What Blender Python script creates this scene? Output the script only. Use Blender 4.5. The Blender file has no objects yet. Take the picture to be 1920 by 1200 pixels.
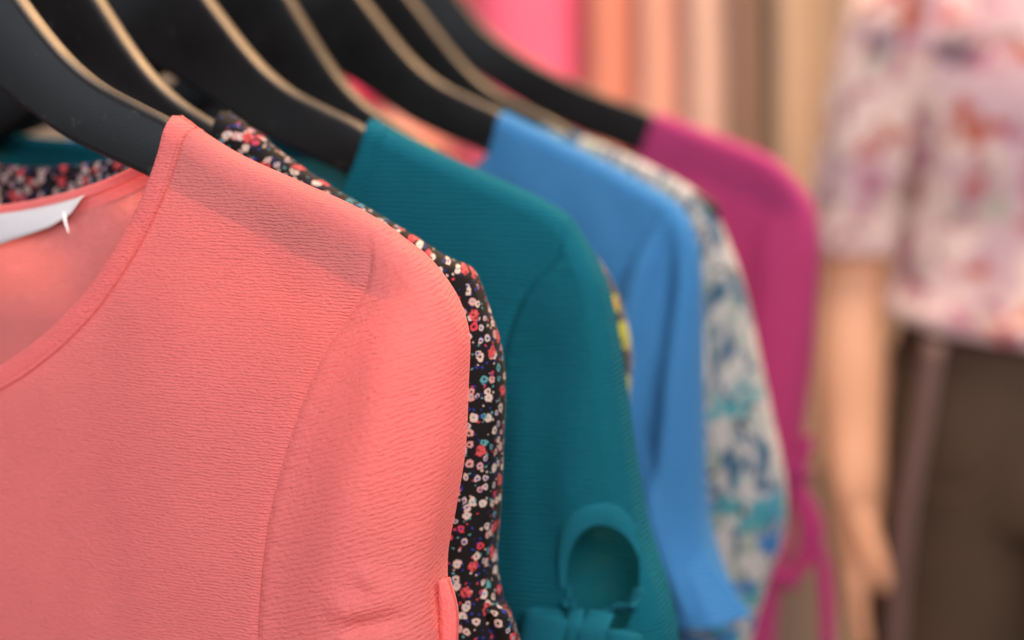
import bpy, bmesh, math, random
import numpy as np
from mathutils import Vector, Matrix

random.seed(7); np.random.seed(7)
scene = bpy.context.scene
C = scene.collection
H = 1.25                                   # camera height above the floor

# ------------------------------------------------------------------ camera
F_PX, VPX, VPY = 3200.0, 2435.0, 205.0     # focal length and rail vanishing point in 1920-wide pixels
dx, dy = (VPX - 960) / F_PX, -(VPY - 600) / F_PX
Yc = Vector((dx, dy, 1)).normalized()      # world +Y seen from the camera (right, up, forward)
Zc = Vector((0, 1, -dy)).normalized()
Xc = -Yc.cross(Zc)
right = Vector((Xc[0], Yc[0], Zc[0])); up = Vector((Xc[1], Yc[1], Zc[1])); fwd = Vector((Xc[2], Yc[2], Zc[2]))
cam_data = bpy.data.cameras.new('camera'); cam = bpy.data.objects.new('camera', cam_data); C.objects.link(cam)
cam_data.sensor_width = 36.0; cam_data.lens = F_PX / 1920 * 36.0
m = Matrix.Identity(4)
for i in range(3):
    m[i][0] = right[i]; m[i][1] = up[i]; m[i][2] = -fwd[i]
m[2][3] = H
cam.matrix_world = m
cam_data.clip_start = 0.02; cam_data.clip_end = 50
cam_data.dof.use_dof = True; cam_data.dof.focus_distance = 0.715; cam_data.dof.aperture_fstop = 3.1
scene.camera = cam

# ------------------------------------------------------------------ light
world = bpy.data.worlds.new('World'); scene.world = world; world.use_nodes = True
bg = world.node_tree.nodes['Background']; bg.inputs[0].default_value = (0.80, 0.88, 1.0, 1); bg.inputs[1].default_value = 0.22
def area(name, loc, target, size, power, col, sy=None):
    d = bpy.data.lights.new(name, 'AREA'); d.energy = power; d.color = col; d.size = size
    if sy: d.shape = 'RECTANGLE'; d.size_y = sy
    o = bpy.data.objects.new(name, d); C.objects.link(o)
    o.location = (loc[0], loc[1], loc[2] + H)
    v = Vector(target) - Vector(loc); o.rotation_euler = v.to_track_quat('-Z', 'Y').to_euler()
    return o
area('warm_shop_lamp', (-0.28, 1.95, 1.32), (-0.45, 0.72, -0.02), 0.42, 80, (1.0, 0.58, 0.28))
area('window_light', (0.85, -0.55, 0.85), (-0.35, 0.8, -0.1), 1.0, 58, (1.0, 0.92, 0.88))
area('cool_window_light', (-1.25, -1.25, 0.45), (-0.45, 0.75, -0.12), 1.2, 28, (0.84, 0.91, 1.0))
area('background_fill', (-0.2, 1.35, 2.0), (-0.75, 2.5, -0.2), 1.0, 68, (1.0, 0.87, 0.76))  # overhead fill added to brighten the wall, dresses and person
scene.view_settings.view_transform = 'Standard'; scene.view_settings.look = 'None'
scene.view_settings.exposure = 0.0; scene.view_settings.gamma = 1.0
scene.cycles.use_denoising = True
scene.cycles.max_bounces = 8; scene.cycles.transparent_max_bounces = 16
scene.cycles.sample_clamp_indirect = 6

# ------------------------------------------------------------------ node helpers
def new_mat(name):
    mt = bpy.data.materials.new(name); mt.use_nodes = True
    nt = mt.node_tree; nt.nodes.clear()
    return mt, nt
def N(nt, kind, **kw):
    n = nt.nodes.new(kind)
    for k, v in kw.items():
        if k.startswith('i_'):
            key = k[2:]; key = int(key) if key.isdigit() else key.replace('_', ' ')
            n.inputs[key].default_value = v
        else: setattr(n, k, v)
    return n
def L(nt, a, b): nt.links.new(a, b)
def math_(nt, op, a, b=None, c=None):
    n = nt.nodes.new('ShaderNodeMath'); n.operation = op
    for i, v in enumerate((a, b, c)):
        if v is None: continue
        if isinstance(v, (int, float)): n.inputs[i].default_value = v
        else: nt.links.new(v, n.inputs[i])
    return n.outputs[0]
def mixc(nt, f, a, b):
    n = nt.nodes.new('ShaderNodeMix'); n.data_type = 'RGBA'
    for s, v in ((n.inputs[0], f), (n.inputs[6], a), (n.inputs[7], b)):
        if isinstance(v, (int, float)): s.default_value = v
        elif isinstance(v, tuple): s.default_value = v if len(v) == 4 else (*v, 1)
        else: nt.links.new(v, s)
    return n.outputs[2]
def ramp(nt, f, stops, interp='LINEAR'):
    n = nt.nodes.new('ShaderNodeValToRGB'); n.color_ramp.interpolation = interp
    e = n.color_ramp.elements
    while len(e) < len(stops): e.new(0.5)
    for k, (p, c) in enumerate(stops):
        e[k].position = p; e[k].color = (*c, 1) if len(c) == 3 else c
    nt.links.new(f, n.inputs[0]); return n.outputs[0]
def step(nt, v, a, b):           # smooth step from a to b
    n = nt.nodes.new('ShaderNodeMapRange'); n.interpolation_type = 'SMOOTHSTEP'
    nt.links.new(v, n.inputs[0]); n.inputs[1].default_value = a; n.inputs[2].default_value = b
    return n.outputs[0]
def uvmap(nt, scale=(1, 1, 1), rot=0.0, loc=(0, 0, 0)):
    u = N(nt, 'ShaderNodeUVMap'); mp = N(nt, 'ShaderNodeMapping')
    mp.inputs['Scale'].default_value = scale; mp.inputs['Rotation'].default_value = (0, 0, rot); mp.inputs['Location'].default_value = loc
    L(nt, u.outputs[0], mp.inputs[0]); return mp.outputs[0]
def noise(nt, vec, scale, detail=2.0, rough=0.5, dist=0.0):
    n = N(nt, 'ShaderNodeTexNoise'); n.inputs['Scale'].default_value = scale; n.inputs['Detail'].default_value = detail
    n.inputs['Roughness'].default_value = rough; n.inputs['Distortion'].default_value = dist
    L(nt, vec, n.inputs['Vector']); return n.outputs[0]

def crepe_height(nt, period, regular, grain=1.0):
    """relief of a crepe weave: wavy weft ridges broken up by noise; uv in metres"""
    v = uvmap(nt)
    sep = N(nt, 'ShaderNodeSeparateXYZ'); L(nt, v, sep.inputs[0])
    v2 = uvmap(nt, (0.60, 1, 1))
    warp = noise(nt, v2, 0.42 / period, 2.0, 0.55)
    warp2 = noise(nt, uvmap(nt, (0.8, 1, 1)), 0.11 / period, 1.0)
    ph = math_(nt, 'ADD', math_(nt, 'MULTIPLY', sep.outputs[1], 2 * math.pi / period),
               math_(nt, 'ADD', math_(nt, 'MULTIPLY', warp, 11.0 * (1 - regular) + 1.2), math_(nt, 'MULTIPLY', warp2, 6.0)))
    w = math_(nt, 'MULTIPLY_ADD', math_(nt, 'SINE', ph), 0.5, 0.5)
    n1 = noise(nt, uvmap(nt, (0.66, 1, 1), 0.12), 0.95 / period, 2.0, 0.6)
    n2 = noise(nt, uvmap(nt, (1, 1, 1)), 3.2 / period, 1.0, 0.6)
    h = math_(nt, 'ADD', math_(nt, 'MULTIPLY', w, 0.12 + 0.88 * regular), math_(nt, 'MULTIPLY', n1, (1 - regular) * 1.9 + 0.2))
    return math_(nt, 'ADD', h, math_(nt, 'MULTIPLY', n2, 0.60 * grain))

def fabric(name, colour, period=0.0022, regular=0.3, depth=0.00030, trans=0.3, sheer=0.0, rough=0.85, sheen=0.25, colour_fn=None, vary=0.10, tint=None, spec=0.2):
    mt, nt = new_mat(name)
    out = N(nt, 'ShaderNodeOutputMaterial')
    h = crepe_height(nt, period, regular)
    if colour_fn: col = colour_fn(nt)
    else:
        big = noise(nt, uvmap(nt), 14.0, 3.0)
        dark = tuple(c * (1 - vary) for c in colour); light = tuple(min(1, c * (1 + vary)) for c in colour)
        col = mixc(nt, big, dark, light)
        # colour gets lighter towards the high parts of the crepe relief
        col = mixc(nt, math_(nt, 'MULTIPLY', step(nt, h, 0.35, 1.35), 0.22), col, tuple(min(1, c * 1.25 + 0.05) for c in colour))
    bump = N(nt, 'ShaderNodeBump'); bump.inputs['Strength'].default_value = 1.0; bump.inputs['Distance'].default_value = depth
    L(nt, h, bump.inputs['Height'])
    p = N(nt, 'ShaderNodeBsdfPrincipled'); p.inputs['Roughness'].default_value = rough
    p.inputs['Sheen Weight'].default_value = sheen; p.inputs['Sheen Roughness'].default_value = 0.4
    p.inputs['Specular IOR Level'].default_value = spec
    if tint: p.inputs['Sheen Tint'].default_value = (*tint, 1)
    L(nt, col, p.inputs['Base Color']); L(nt, bump.outputs[0], p.inputs['Normal'])
    t = N(nt, 'ShaderNodeBsdfTranslucent'); L(nt, col, t.inputs[0]); L(nt, bump.outputs[0], t.inputs['Normal'])
    mx = N(nt, 'ShaderNodeMixShader'); mx.inputs[0].default_value = trans
    L(nt, p.outputs[0], mx.inputs[1]); L(nt, t.outputs[0], mx.inputs[2])
    sh = mx.outputs[0]
    if sheer > 0:
        tr = N(nt, 'ShaderNodeBsdfTransparent'); L(nt, mixc(nt, 0.5, col, (1, 1, 1)), tr.inputs[0])
        m2 = N(nt, 'ShaderNodeMixShader'); m2.inputs[0].default_value = sheer
        L(nt, sh, m2.inputs[1]); L(nt, tr.outputs[0], m2.inputs[2]); sh = m2.outputs[0]
    L(nt, sh, out.inputs[0])
    return mt

def ditsy(nt):
    """small flowers printed on black: cream rings with blue hearts, red roses, teal dots"""
    base = (0.006, 0.005, 0.006)
    v0 = uvmap(nt)
    wob = N(nt, 'ShaderNodeTexNoise'); wob.inputs['Scale'].default_value = 420; wob.inputs['Detail'].default_value = 2; L(nt, v0, wob.inputs['Vector'])
    off = N(nt, 'ShaderNodeVectorMath', operation='MULTIPLY_ADD'); L(nt, wob.outputs[1], off.inputs[0])
    off.inputs[1].default_value = (0.0024, 0.0024, 0); L(nt, v0, off.inputs[2]); v = off.outputs[0]
    col = base
    def layer(col, scale, seed, stops, r_out, r_in, heart, keep):
        mp = N(nt, 'ShaderNodeMapping'); mp.inputs['Location'].default_value = (seed, seed * 1.7, 0); L(nt, v, mp.inputs[0])
        vo = N(nt, 'ShaderNodeTexVoronoi', voronoi_dimensions='2D'); vo.inputs['Scale'].default_value = scale; L(nt, mp.outputs[0], vo.inputs['Vector'])
        sp = N(nt, 'ShaderNodeSeparateColor'); L(nt, vo.outputs['Color'], sp.inputs[0])
        d = vo.outputs['Distance']
        rr = math_(nt, 'MULTIPLY_ADD', sp.outputs[1], r_out * 0.6, r_out * 0.6)
        inside = math_(nt, 'MULTIPLY', step(nt, math_(nt, 'SUBTRACT', rr, d), 0.0, 0.05), math_(nt, 'LESS_THAN', sp.outputs[2], keep))
        pc = ramp(nt, sp.outputs[0], stops, 'CONSTANT')
        ht = step(nt, math_(nt, 'SUBTRACT', r_in, d), 0.0, 0.05)
        hc = ramp(nt, sp.outputs[1], heart, 'CONSTANT')
        pc = mixc(nt, ht, pc, hc)
        return mixc(nt, inside, col, pc)
    cream, blush, red, teal, navy, black = (0.56, 0.43, 0.37), (0.52, 0.27, 0.25), (0.52, 0.04, 0.06), (0.08, 0.28, 0.30), (0.015, 0.03, 0.22), (0.006, 0.005, 0.006)
    col = layer(col, 390, 3.1, [(0, navy), (0.45, teal), (0.62, cream), (0.8, red)], 0.24, 0.0, [(0, black), (0.5, black)], 0.55)
    col = layer(col, 212, 0.7, [(0, cream), (0.60, blush), (0.78, red), (0.90, teal)], 0.40, 0.16, [(0, navy), (0.45, black), (0.7, teal)], 0.66)
    # roses
    mp = N(nt, 'ShaderNodeMapping'); mp.inputs['Location'].default_value = (0.4213, 0.277, 0); L(nt, v, mp.inputs[0])
    vo = N(nt, 'ShaderNodeTexVoronoi', voronoi_dimensions='2D'); vo.inputs['Scale'].default_value = 58; L(nt, mp.outputs[0], vo.inputs['Vector'])
    pet = noise(nt, v, 260, 2.0, 0.6)
    inside = step(nt, math_(nt, 'ADD', vo.outputs['Distance'], math_(nt, 'MULTIPLY', pet, 0.34)), 0.325, 0.30)
    rc = ramp(nt, noise(nt, v, 700, 2.0), [(0.36, (0.02, 0.006, 0.008)), (0.44, (0.38, 0.035, 0.045)), (0.62, (0.56, 0.09, 0.09))])
    return mixc(nt, inside, col, rc)

def leaf_print(nt):
    v = uvmap(nt)
    base = (0.48, 0.445, 0.425)
    st = noise(nt, uvmap(nt, (1.0, 0.45, 1), 0.7), 85, 3.0, 0.55, 1.0)
    hi = N(nt, 'ShaderNodeSeparateXYZ'); L(nt, v, hi.inputs[0])
    st = math_(nt, 'ADD', st, math_(nt, 'MULTIPLY', step(nt, hi.outputs[1], -0.17, -0.10), 0.06))
    col = mixc(nt, step(nt, st, 0.51, 0.61), base, (0.055, 0.12, 0.19))
    lf = noise(nt, uvmap(nt, (1, 0.4, 1), -0.5, (3, 1, 0)), 90, 2.0, 0.5, 0.8)
    col = mixc(nt, step(nt, lf, 0.57, 0.62), col, (0.28, 0.33, 0.28))
    fl = noise(nt, uvmap(nt, (1, 1, 1), 0, (1.3, 4.1, 0)), 30, 2.0, 0.6)
    low = N(nt, 'ShaderNodeSeparateXYZ'); L(nt, v, low.inputs[0])
    zone = step(nt, low.outputs[1], -0.14, -0.20)      # the printed bouquet sits on the lower sleeve
    col = mixc(nt, math_(nt, 'MULTIPLY', step(nt, fl, 0.54, 0.60), math_(nt, 'MULTIPLY_ADD', zone, 0.85, 0.05)), col, (0.04, 0.27, 0.31))
    f2 = noise(nt, uvmap(nt, (1, 1, 1), 0, (7.3, 2.1, 0)), 36, 2.0, 0.6)
    z2 = step(nt, low.outputs[1], -0.22, -0.27)
    col = mixc(nt, math_(nt, 'MULTIPLY', step(nt, f2, 0.55, 0.62), z2), col, (0.04, 0.16, 0.40))
    br = noise(nt, uvmap(nt, (0.35, 1, 1), -0.9, (2, 9, 0)), 130, 2.0, 0.5, 0.6)
    return mixc(nt, step(nt, br, 0.64, 0.68), col, (0.035, 0.035, 0.04))

def navy_print(nt):
    a = noise(nt, uvmap(nt), 70, 2.0)
    col = mixc(nt, step(nt, a, 0.50, 0.55), (0.010, 0.016, 0.035), (0.30, 0.30, 0.03))
    b = noise(nt, uvmap(nt, (1, 1, 1), 0, (5, 2, 0)), 90, 2.0)
    return mixc(nt, step(nt, b, 0.62, 0.66), col, (0.35, 0.16, 0.03))

def blouse_print(nt):
    tc = N(nt, 'ShaderNodeTexCoord').outputs['Object']
    def nz(scale, seed, det=2.0):
        mp = N(nt, 'ShaderNodeMapping'); mp.inputs['Location'].default_value = (seed, seed * .7, seed * 1.3); L(nt, tc, mp.inputs[0])
        return noise(nt, mp.outputs[0], scale, det, 0.55)
    col = mixc(nt, step(nt, nz(11, 1), 0.42, 0.58), (0.74, 0.57, 0.52), (0.54, 0.37, 0.41))
    col = mixc(nt, step(nt, nz(20, 4), 0.53, 0.64), col, (0.36, 0.12, 0.19))
    col = mixc(nt, step(nt, nz(26, 8), 0.58, 0.68), col, (0.42, 0.10, 0.06))
    col = mixc(nt, step(nt, nz(18, 12), 0.60, 0.70), col, (0.40, 0.36, 0.32))
    return mixc(nt, step(nt, nz(15, 17), 0.60, 0.68), col, (0.14, 0.09, 0.12))

def plain(name, col, rough=0.7, vary=0.12, scale=9.0, bump=0.0, metal=0.0, spec=0.4, stretch=(1, 1, 1), detail=4.0):
    mt, nt = new_mat(name); out = N(nt, 'ShaderNodeOutputMaterial'); p = N(nt, 'ShaderNodeBsdfPrincipled')
    tc = N(nt, 'ShaderNodeTexCoord'); mp = N(nt, 'ShaderNodeMapping'); mp.inputs['Scale'].default_value = stretch; L(nt, tc.outputs['Object'], mp.inputs[0])
    nz = noise(nt, mp.outputs[0], scale, detail)
    L(nt, mixc(nt, nz, tuple(c * (1 - vary) for c in col), tuple(min(1, c * (1 + vary)) for c in col)), p.inputs['Base Color'])
    p.inputs['Roughness'].default_value = rough; p.inputs['Metallic'].default_value = metal; p.inputs['Specular IOR Level'].default_value = spec
    if bump:
        b = N(nt, 'ShaderNodeBump'); b.inputs['Strength'].default_value = 0.6; b.inputs['Distance'].default_value = bump
        L(nt, nz, b.inputs['Height']); L(nt, b.outputs[0], p.inputs['Normal'])
    L(nt, p.outputs[0], out.inputs[0]); return mt

def hanger_mat():
    """black satin lacquer with a fine orange-peel grain and handling wear"""
    mt, nt = new_mat('black_satin_lacquer'); out = N(nt, 'ShaderNodeOutputMaterial'); p = N(nt, 'ShaderNodeBsdfPrincipled')
    tc = N(nt, 'ShaderNodeTexCoord').outputs['Object']
    n1 = noise(nt, tc, 900, 3.0); n2 = noise(nt, tc, 40, 3.0)
    dust = step(nt, noise(nt, tc, 1500, 2.0, 0.7), 0.66, 0.74); scuff = step(nt, noise(nt, tc, 130, 4.0, 0.7), 0.60, 0.72)
    base = mixc(nt, n2, (0.005, 0.005, 0.006), (0.011, 0.011, 0.0115))
    L(nt, mixc(nt, math_(nt, 'MULTIPLY', math_(nt, 'ADD', math_(nt, 'MULTIPLY', dust, 0.5), scuff), 0.05), base, (0.35, 0.33, 0.31)), p.inputs['Base Color'])
    mr = N(nt, 'ShaderNodeMapRange'); L(nt, n2, mr.inputs[0]); mr.inputs[3].default_value = 0.40; mr.inputs[4].default_value = 0.54
    L(nt, mr.outputs[0], p.inputs['Roughness']); p.inputs['Specular IOR Level'].default_value = 0.18
    b = N(nt, 'ShaderNodeBump'); b.inputs['Strength'].default_value = 0.7; b.inputs['Distance'].default_value = 0.00016
    L(nt, n1, b.inputs['Height']); L(nt, b.outputs[0], p.inputs['Normal'])
    L(nt, p.outputs[0], out.inputs[0]); return mt

M = dict(
    hanger=hanger_mat(),
    metal=plain('brushed_steel', (0.55, 0.54, 0.52), 0.32, 0.1, 60, metal=1.0),
    coral=fabric('coral_crepe', (0.87, 0.228, 0.220), 0.0021, 0.28, 0.00066, 0.42, 0.19, tint=(1, .75, .65)),
    ditsy=fabric('ditsy_floral_crepe', None, 0.0012, 0.5, 0.00012, 0.12, 0.0, colour_fn=ditsy, sheen=0.05),
    teal=fabric('teal_ribbed_crepe', (0.0005, 0.118, 0.172), 0.0026, 0.78, 0.00090, 0.22, 0.04, sheen=0.0, rough=1.0, spec=0.08),
    teal_tie=fabric('teal_tie_crepe', (0.0005, 0.118, 0.172), 0.0012, 0.3, 0.00018, 0.22, 0.0, sheen=0.0, rough=1.0, spec=0.08),
    navy=fabric('navy_and_olive_print', None, 0.0015, 0.5, 0.0001, 0.12, colour_fn=navy_print),
    blue=fabric('cornflower_blue_crepe', (0.050, 0.230, 0.52), 0.0026, 0.55, 0.00085, 0.28, 0.08, tint=(.6, .8, 1), sheen=0.12, spec=0.1),
    leaf=fabric('leaf_and_flower_print', None, 0.0016, 0.5, 0.0001, 0.25, colour_fn=leaf_print),
    magenta=fabric('magenta_crepe', (0.46, 0.042, 0.195), 0.0025, 0.5, 0.00070, 0.28, 0.26, tint=(1, .5, .7)),
    satin=plain('white_satin_tape', (0.50, 0.465, 0.475), 0.42, 0.06, 300, 0.0001),
    thread=plain('clear_plastic_thread', (0.85, 0.72, 0.70), 0.3, 0.05, 40),
)

# ------------------------------------------------------------------ mesh helpers
def mesh_obj(name, verts, faces, mat, parent=None, uvs=None, smooth=True):
    me = bpy.data.meshes.new(name); me.from_pydata([tuple(map(float, v)) for v in verts], [], [tuple(map(int, f)) for f in faces])
    if uvs is not None:
        ul = me.uv_layers.new(name='UVMap'); li = np.empty(len(me.loops), dtype=np.int32); me.loops.foreach_get('vertex_index', li)
        ul.data.foreach_set('uv', np.asarray(uvs, dtype=np.float32)[li].ravel())
    if smooth: me.polygons.foreach_set('use_smooth', [True] * len(me.polygons))
    me.materials.append(mat)
    o = bpy.data.objects.new(name, me); C.objects.link(o)
    if parent: o.parent = parent
    return o
def empty(name, loc, label, cat, group=None, rz=0.0):
    o = bpy.data.objects.new(name, None); C.objects.link(o); o.location = loc; o.rotation_euler = (0, 0, rz)
    o.empty_display_size = 0.05; o['label'] = label; o['category'] = cat
    if group: o['group'] = group
    return o
def tag(o, label, cat, group=None):
    o['label'] = label; o['category'] = cat
    if group: o['group'] = group
def spline(pts, n, closed=False):
    """Catmull-Rom through pts, n samples evenly spaced by length"""
    P = np.asarray(pts, float); k = len(P)
    ext = np.vstack([2 * P[0] - P[1], P, 2 * P[-1] - P[-2]])
    out = []
    for i in range(k - 1):
        p0, p1, p2, p3 = ext[i:i + 4]
        for t in np.linspace(0, 1, 24, endpoint=False):
            out.append(0.5 * ((2 * p1) + (-p0 + p2) * t + (2 * p0 - 5 * p1 + 4 * p2 - p3) * t * t + (-p0 + 3 * p1 - 3 * p2 + p3) * t ** 3))
    out.append(P[-1]); out = np.array(out)
    s = np.r_[0, np.cumsum(np.linalg.norm(np.diff(out, axis=0), axis=1))]
    q = np.linspace(0, s[-1], n)
    return np.stack([np.interp(q, s, out[:, j]) for j in range(P.shape[1])], 1)
def ribbon(name, pts, width, thick, mat, parent, wdir=(0, -1, 0), n=40, seg=12, taper=None, uvscale=1.0):
    """a soft band of elliptical section swept along a path; wdir is the direction of its width"""
    P = spline(pts, n); T = np.gradient(P, axis=0); T /= np.linalg.norm(T, axis=1)[:, None]
    wd = np.asarray(wdir, float); wd = np.broadcast_to(wd, P.shape) if wd.ndim == 1 else np.stack([np.interp(np.linspace(0, 1, n), np.linspace(0, 1, len(wd)), wd[:, j]) for j in range(3)], 1)
    ln = np.r_[0, np.cumsum(np.linalg.norm(np.diff(P, axis=0), axis=1))]
    V = []; F = []; UV = []
    for i in range(n):
        w = wd[i] - T[i] * np.dot(wd[i], T[i]); w /= np.linalg.norm(w) + 1e-9; t = np.cross(T[i], w)
        k = 1.0 if taper is None else np.interp(i / (n - 1), np.linspace(0, 1, len(taper)), taper)
        for j in range(seg):
            a = 2 * math.pi * j / seg
            ca, sa = math.cos(a), math.sin(a)
            V.append(P[i] + w * (width / 2 * k * math.copysign(abs(ca) ** 0.7, ca)) + t * (thick / 2 * math.copysign(abs(sa) ** 0.8, sa)))
            UV.append((ln[i], j / seg * width * 2))
    for i in range(n - 1):
        for j in range(seg):
            F.append((i * seg + j, i * seg + (j + 1) % seg, (i + 1) * seg + (j + 1) % seg, (i + 1) * seg + j))
    F.append(tuple(range(seg))[::-1]); F.append(tuple((n - 1) * seg + j for j in range(seg)))
    return mesh_obj(name, V, F, mat, parent, UV)

# ------------------------------------------------------------------ setting
def struct(o): o['kind'] = 'structure'; return o
FLOOR = plain('worn_grey_floor', (0.22, 0.19, 0.16), 0.6, 0.2, 3)
WALL = plain('tan_plaster', (0.50, 0.36, 0.25), 0.85, 0.06, 5, 0.001)
def box(name, lo, hi, mat, parent=None, bevel=0.0):
    bm = bmesh.new(); bmesh.ops.create_cube(bm, size=1)
    for v in bm.verts:
        for k in range(3): v.co[k] = lo[k] + (v.co[k] + 0.5) * (hi[k] - lo[k])
    if bevel: bmesh.ops.bevel(bm, geom=bm.edges[:], offset=bevel, segments=2, affect='EDGES')
    me = bpy.data.meshes.new(name); bm.to_mesh(me); bm.free(); me.materials.append(mat)
    o = bpy.data.objects.new(name, me); C.objects.link(o)
    if parent: o.parent = parent
    return o
struct(box('floor', (-4.5, -1.5, -0.1), (1.6, 3.3, 0.0), FLOOR))
struct(box('wall_back', (-4.5, 3.18, 0.004), (1.6, 3.30, 2.8), WALL))

# ------------------------------------------------------------------ clothes rail
CX = -0.543                                 # the rail runs along Y at this X
RAIL_Z = 0.215
def tube(name, pts, r, mat, parent, n=24, seg=14):
    return ribbon(name, pts, 2 * r, 2 * r, mat, parent, wdir=(0.3, 0.2, 1), n=n, seg=seg)
rail = empty('clothes_rail', (CX - 0.045, 0.0, H + RAIL_Z), 'steel clothes rail hung on rods that carries the black hangers', 'clothes rail')
tube('bar', [(0, 0.35, 0), (0, 0.9, 0), (0, 1.42, 0)], 0.011, M['metal'], rail)
for y in (0.40, 1.40):
    tube('hanging_rod', [(0, y, 0.0115), (0, y, 0.6), (0, y, 1.2)], 0.006, M['metal'], rail, n=4)

# ------------------------------------------------------------------ hangers
OFF = 0.045                                # hangers and garments are symmetric about x = -OFF
TOP = [(-0.045, 0.112), (-0.036, 0.108), (-0.022, 0.094), (0.0, 0.0685), (0.016, 0.0500), (0.030, 0.0345), (0.044, 0.0215), (0.060, 0.0110), (0.080, 0.0022), (0.100, -0.0065), (0.128, -0.0225), (0.160, -0.0355), (0.184, -0.0450), (0.200, -0.0525), (0.212, -0.0600)]
LOW = [(-0.045, 0.0285), (-0.034, 0.0265), (-0.018, 0.0200), (0.002, 0.0103), (0.021, -0.0012), (0.038, -0.0112), (0.060, -0.0203), (0.083, -0.0285), (0.105, -0.0380), (0.135, -0.0505), (0.165, -0.0630), (0.190, -0.0740), (0.203, -0.0785), (0.212, -0.0745)]
# a second, flatter pattern of the same hanger (the last one on the rail)
TOP7 = [(-0.112, 0.128), (-0.100, 0.122), (-0.082, 0.105), (-0.064, 0.086), (-0.040, 0.0610), (-0.003, 0.0373), (0.033, 0.0205), (0.064, 0.0085), (0.0947, -0.0020)] + [(x, z + 0.002) for x, z in TOP[10:]]
LOW7 = [(-0.112, 0.050), (-0.090, 0.046), (-0.064, 0.034), (-0.0354, 0.0168), (-0.0031, -0.0012), (0.0242, -0.0136), (0.0555, -0.0245), (0.0841, -0.0345)] + LOW[9:]
def make_hanger(top=TOP, low=LOW, OFF=OFF):
    t = spline(top, 90); l = spline(low, 90)
    half = 0.0066; r = 0.0048
    V = []; F = []
    # section per station: rounded rectangle between low and top points
    prof = []
    for a in np.linspace(-math.pi / 2, 0, 5): prof.append((-half + r - r * math.cos(a), 'b', r + r * math.sin(a)))      # front lower corner
    for a in np.linspace(0, math.pi / 2, 5): prof.append((-half + r - r * math.cos(a), 't', -r + r * math.sin(a)))
    for a in np.linspace(math.pi / 2, 0, 5): prof.append((half - r + r * math.cos(a), 't', -r + r * math.sin(a)))
    for a in np.linspace(0, -math.pi / 2, 5): prof.append((half - r + r * math.cos(a), 'b', r + r * math.sin(a)))
    stations = []
    mir = lambda c: np.stack([-2 * OFF - c[::-1, 0], c[::-1, 1]], 1)
    tt = np.vstack([mir(t), t[1:]]); ll = np.vstack([mir(l), l[1:]])
    n = len(tt); k = len(prof)
    for i in range(n):
        e = tt[i] - ll[i]; le = np.linalg.norm(e); e = e / (le + 1e-9)
        edge = min(i, n - 1 - i) / 6.0; sc = math.sqrt(max(0.05, 1 - (1 - min(1, edge)) ** 2))
        for (y, w, o) in prof:
            c = tt[i] if w == 't' else ll[i]
            p = c + e * o
            V.append((p[0], y * sc, p[1]))
    for i in range(n - 1):
        for j in range(k):
            F.append((i * k + j, i * k + (j + 1) % k, (i + 1) * k + (j + 1) % k, (i + 1) * k + j))
    F.append(tuple(range(k))); F.append(tuple((n - 1) * k + j for j in range(k))[::-1])
    return V, F
HV, HF = make_hanger()
hanger_mesh = None; hook_mesh = None; collar_mesh = None
def hanger(Y, label, sx=0.0, dz=0.0, rz=0.0, ry=0.0, wide=False):
    global hanger_mesh, hook_mesh, collar_mesh
    e = empty('clothes_hanger', (CX + sx, Y, H + dz), label, 'hanger', 'black hangers on the rail', rz)
    e.rotation_euler[1] = ry
    if hanger_mesh is None:
        b = mesh_obj('arm_bar', HV, HF, M['hanger'], e); hanger_mesh = b.data
        zc = RAIL_Z - 0.0008
        pts = [(-OFF, 0, 0.108), (-OFF, 0, 0.140), (-OFF + 0.001, 0, 0.168)] + [(-OFF + 0.0142 * math.cos(a), 0, zc + 0.0142 * math.sin(a)) for a in np.linspace(-math.pi * 0.30, math.pi * 1.05, 14)]
        hook_mesh = tube('hook', pts, 0.0022, M['metal'], e, n=60, seg=10).data
        collar_mesh = tube('collar', [(-OFF, 0, 0.110), (-OFF, 0, 0.115), (-OFF, 0, 0.120)], 0.006, M['metal'], e, n=4).data
    else:
        for nm, me in (('arm_bar', WIDE.data if wide else hanger_mesh), ('hook', hook_mesh), ('collar', collar_mesh)):
            o = bpy.data.objects.new(nm, me); C.objects.link(o); o.parent = e
            if wide and nm != 'arm_bar': o.location = (-0.067, 0, 0.016 if nm == 'collar' else 0)
    return e

# ------------------------------------------------------------------ garments
def dist_poly(P, poly):
    """distance of points P (n,2) to a polyline"""
    d = np.full(len(P), 9.0)
    for a, b in zip(poly[:-1], poly[1:]):
        ab = b - a; t = np.clip(((P - a) @ ab) / (ab @ ab + 1e-12), 0, 1)
        d = np.minimum(d, np.linalg.norm(P - a - t[:, None] * ab, axis=1))
    return d
def sstep(x, a, b):
    t = np.clip((x - a) / (b - a), 0, 1); return t * t * (3 - 2 * t)
def wobble(P, seed, amp):
    r = np.random.RandomState(seed); y = np.zeros(len(P))
    for k in range(9):
        f = r.uniform(8, 55); a = r.uniform(-0.9, 0.9)            # folds run mostly downwards
        y += np.sin(P[:, 0] * f * math.cos(a) * 2.2 + P[:, 1] * f * math.sin(a) + r.uniform(0, 6.3)) * r.uniform(.4, 1) / (1 + f / 25)
    for k in range(8):
        f = r.uniform(60, 150); a = r.uniform(-0.9, 0.9)
        y += 0.22 * np.sin(P[:, 0] * f * math.cos(a) * 1.6 + P[:, 1] * f * math.sin(a) + 2.0 * np.sin(P[:, 1] * 23 + k) + r.uniform(0, 6.3)) * (0.5 + 0.5 * np.sin(P[:, 0] * 31 + P[:, 1] * 17 + k))
    return y * amp / 2.2
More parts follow.
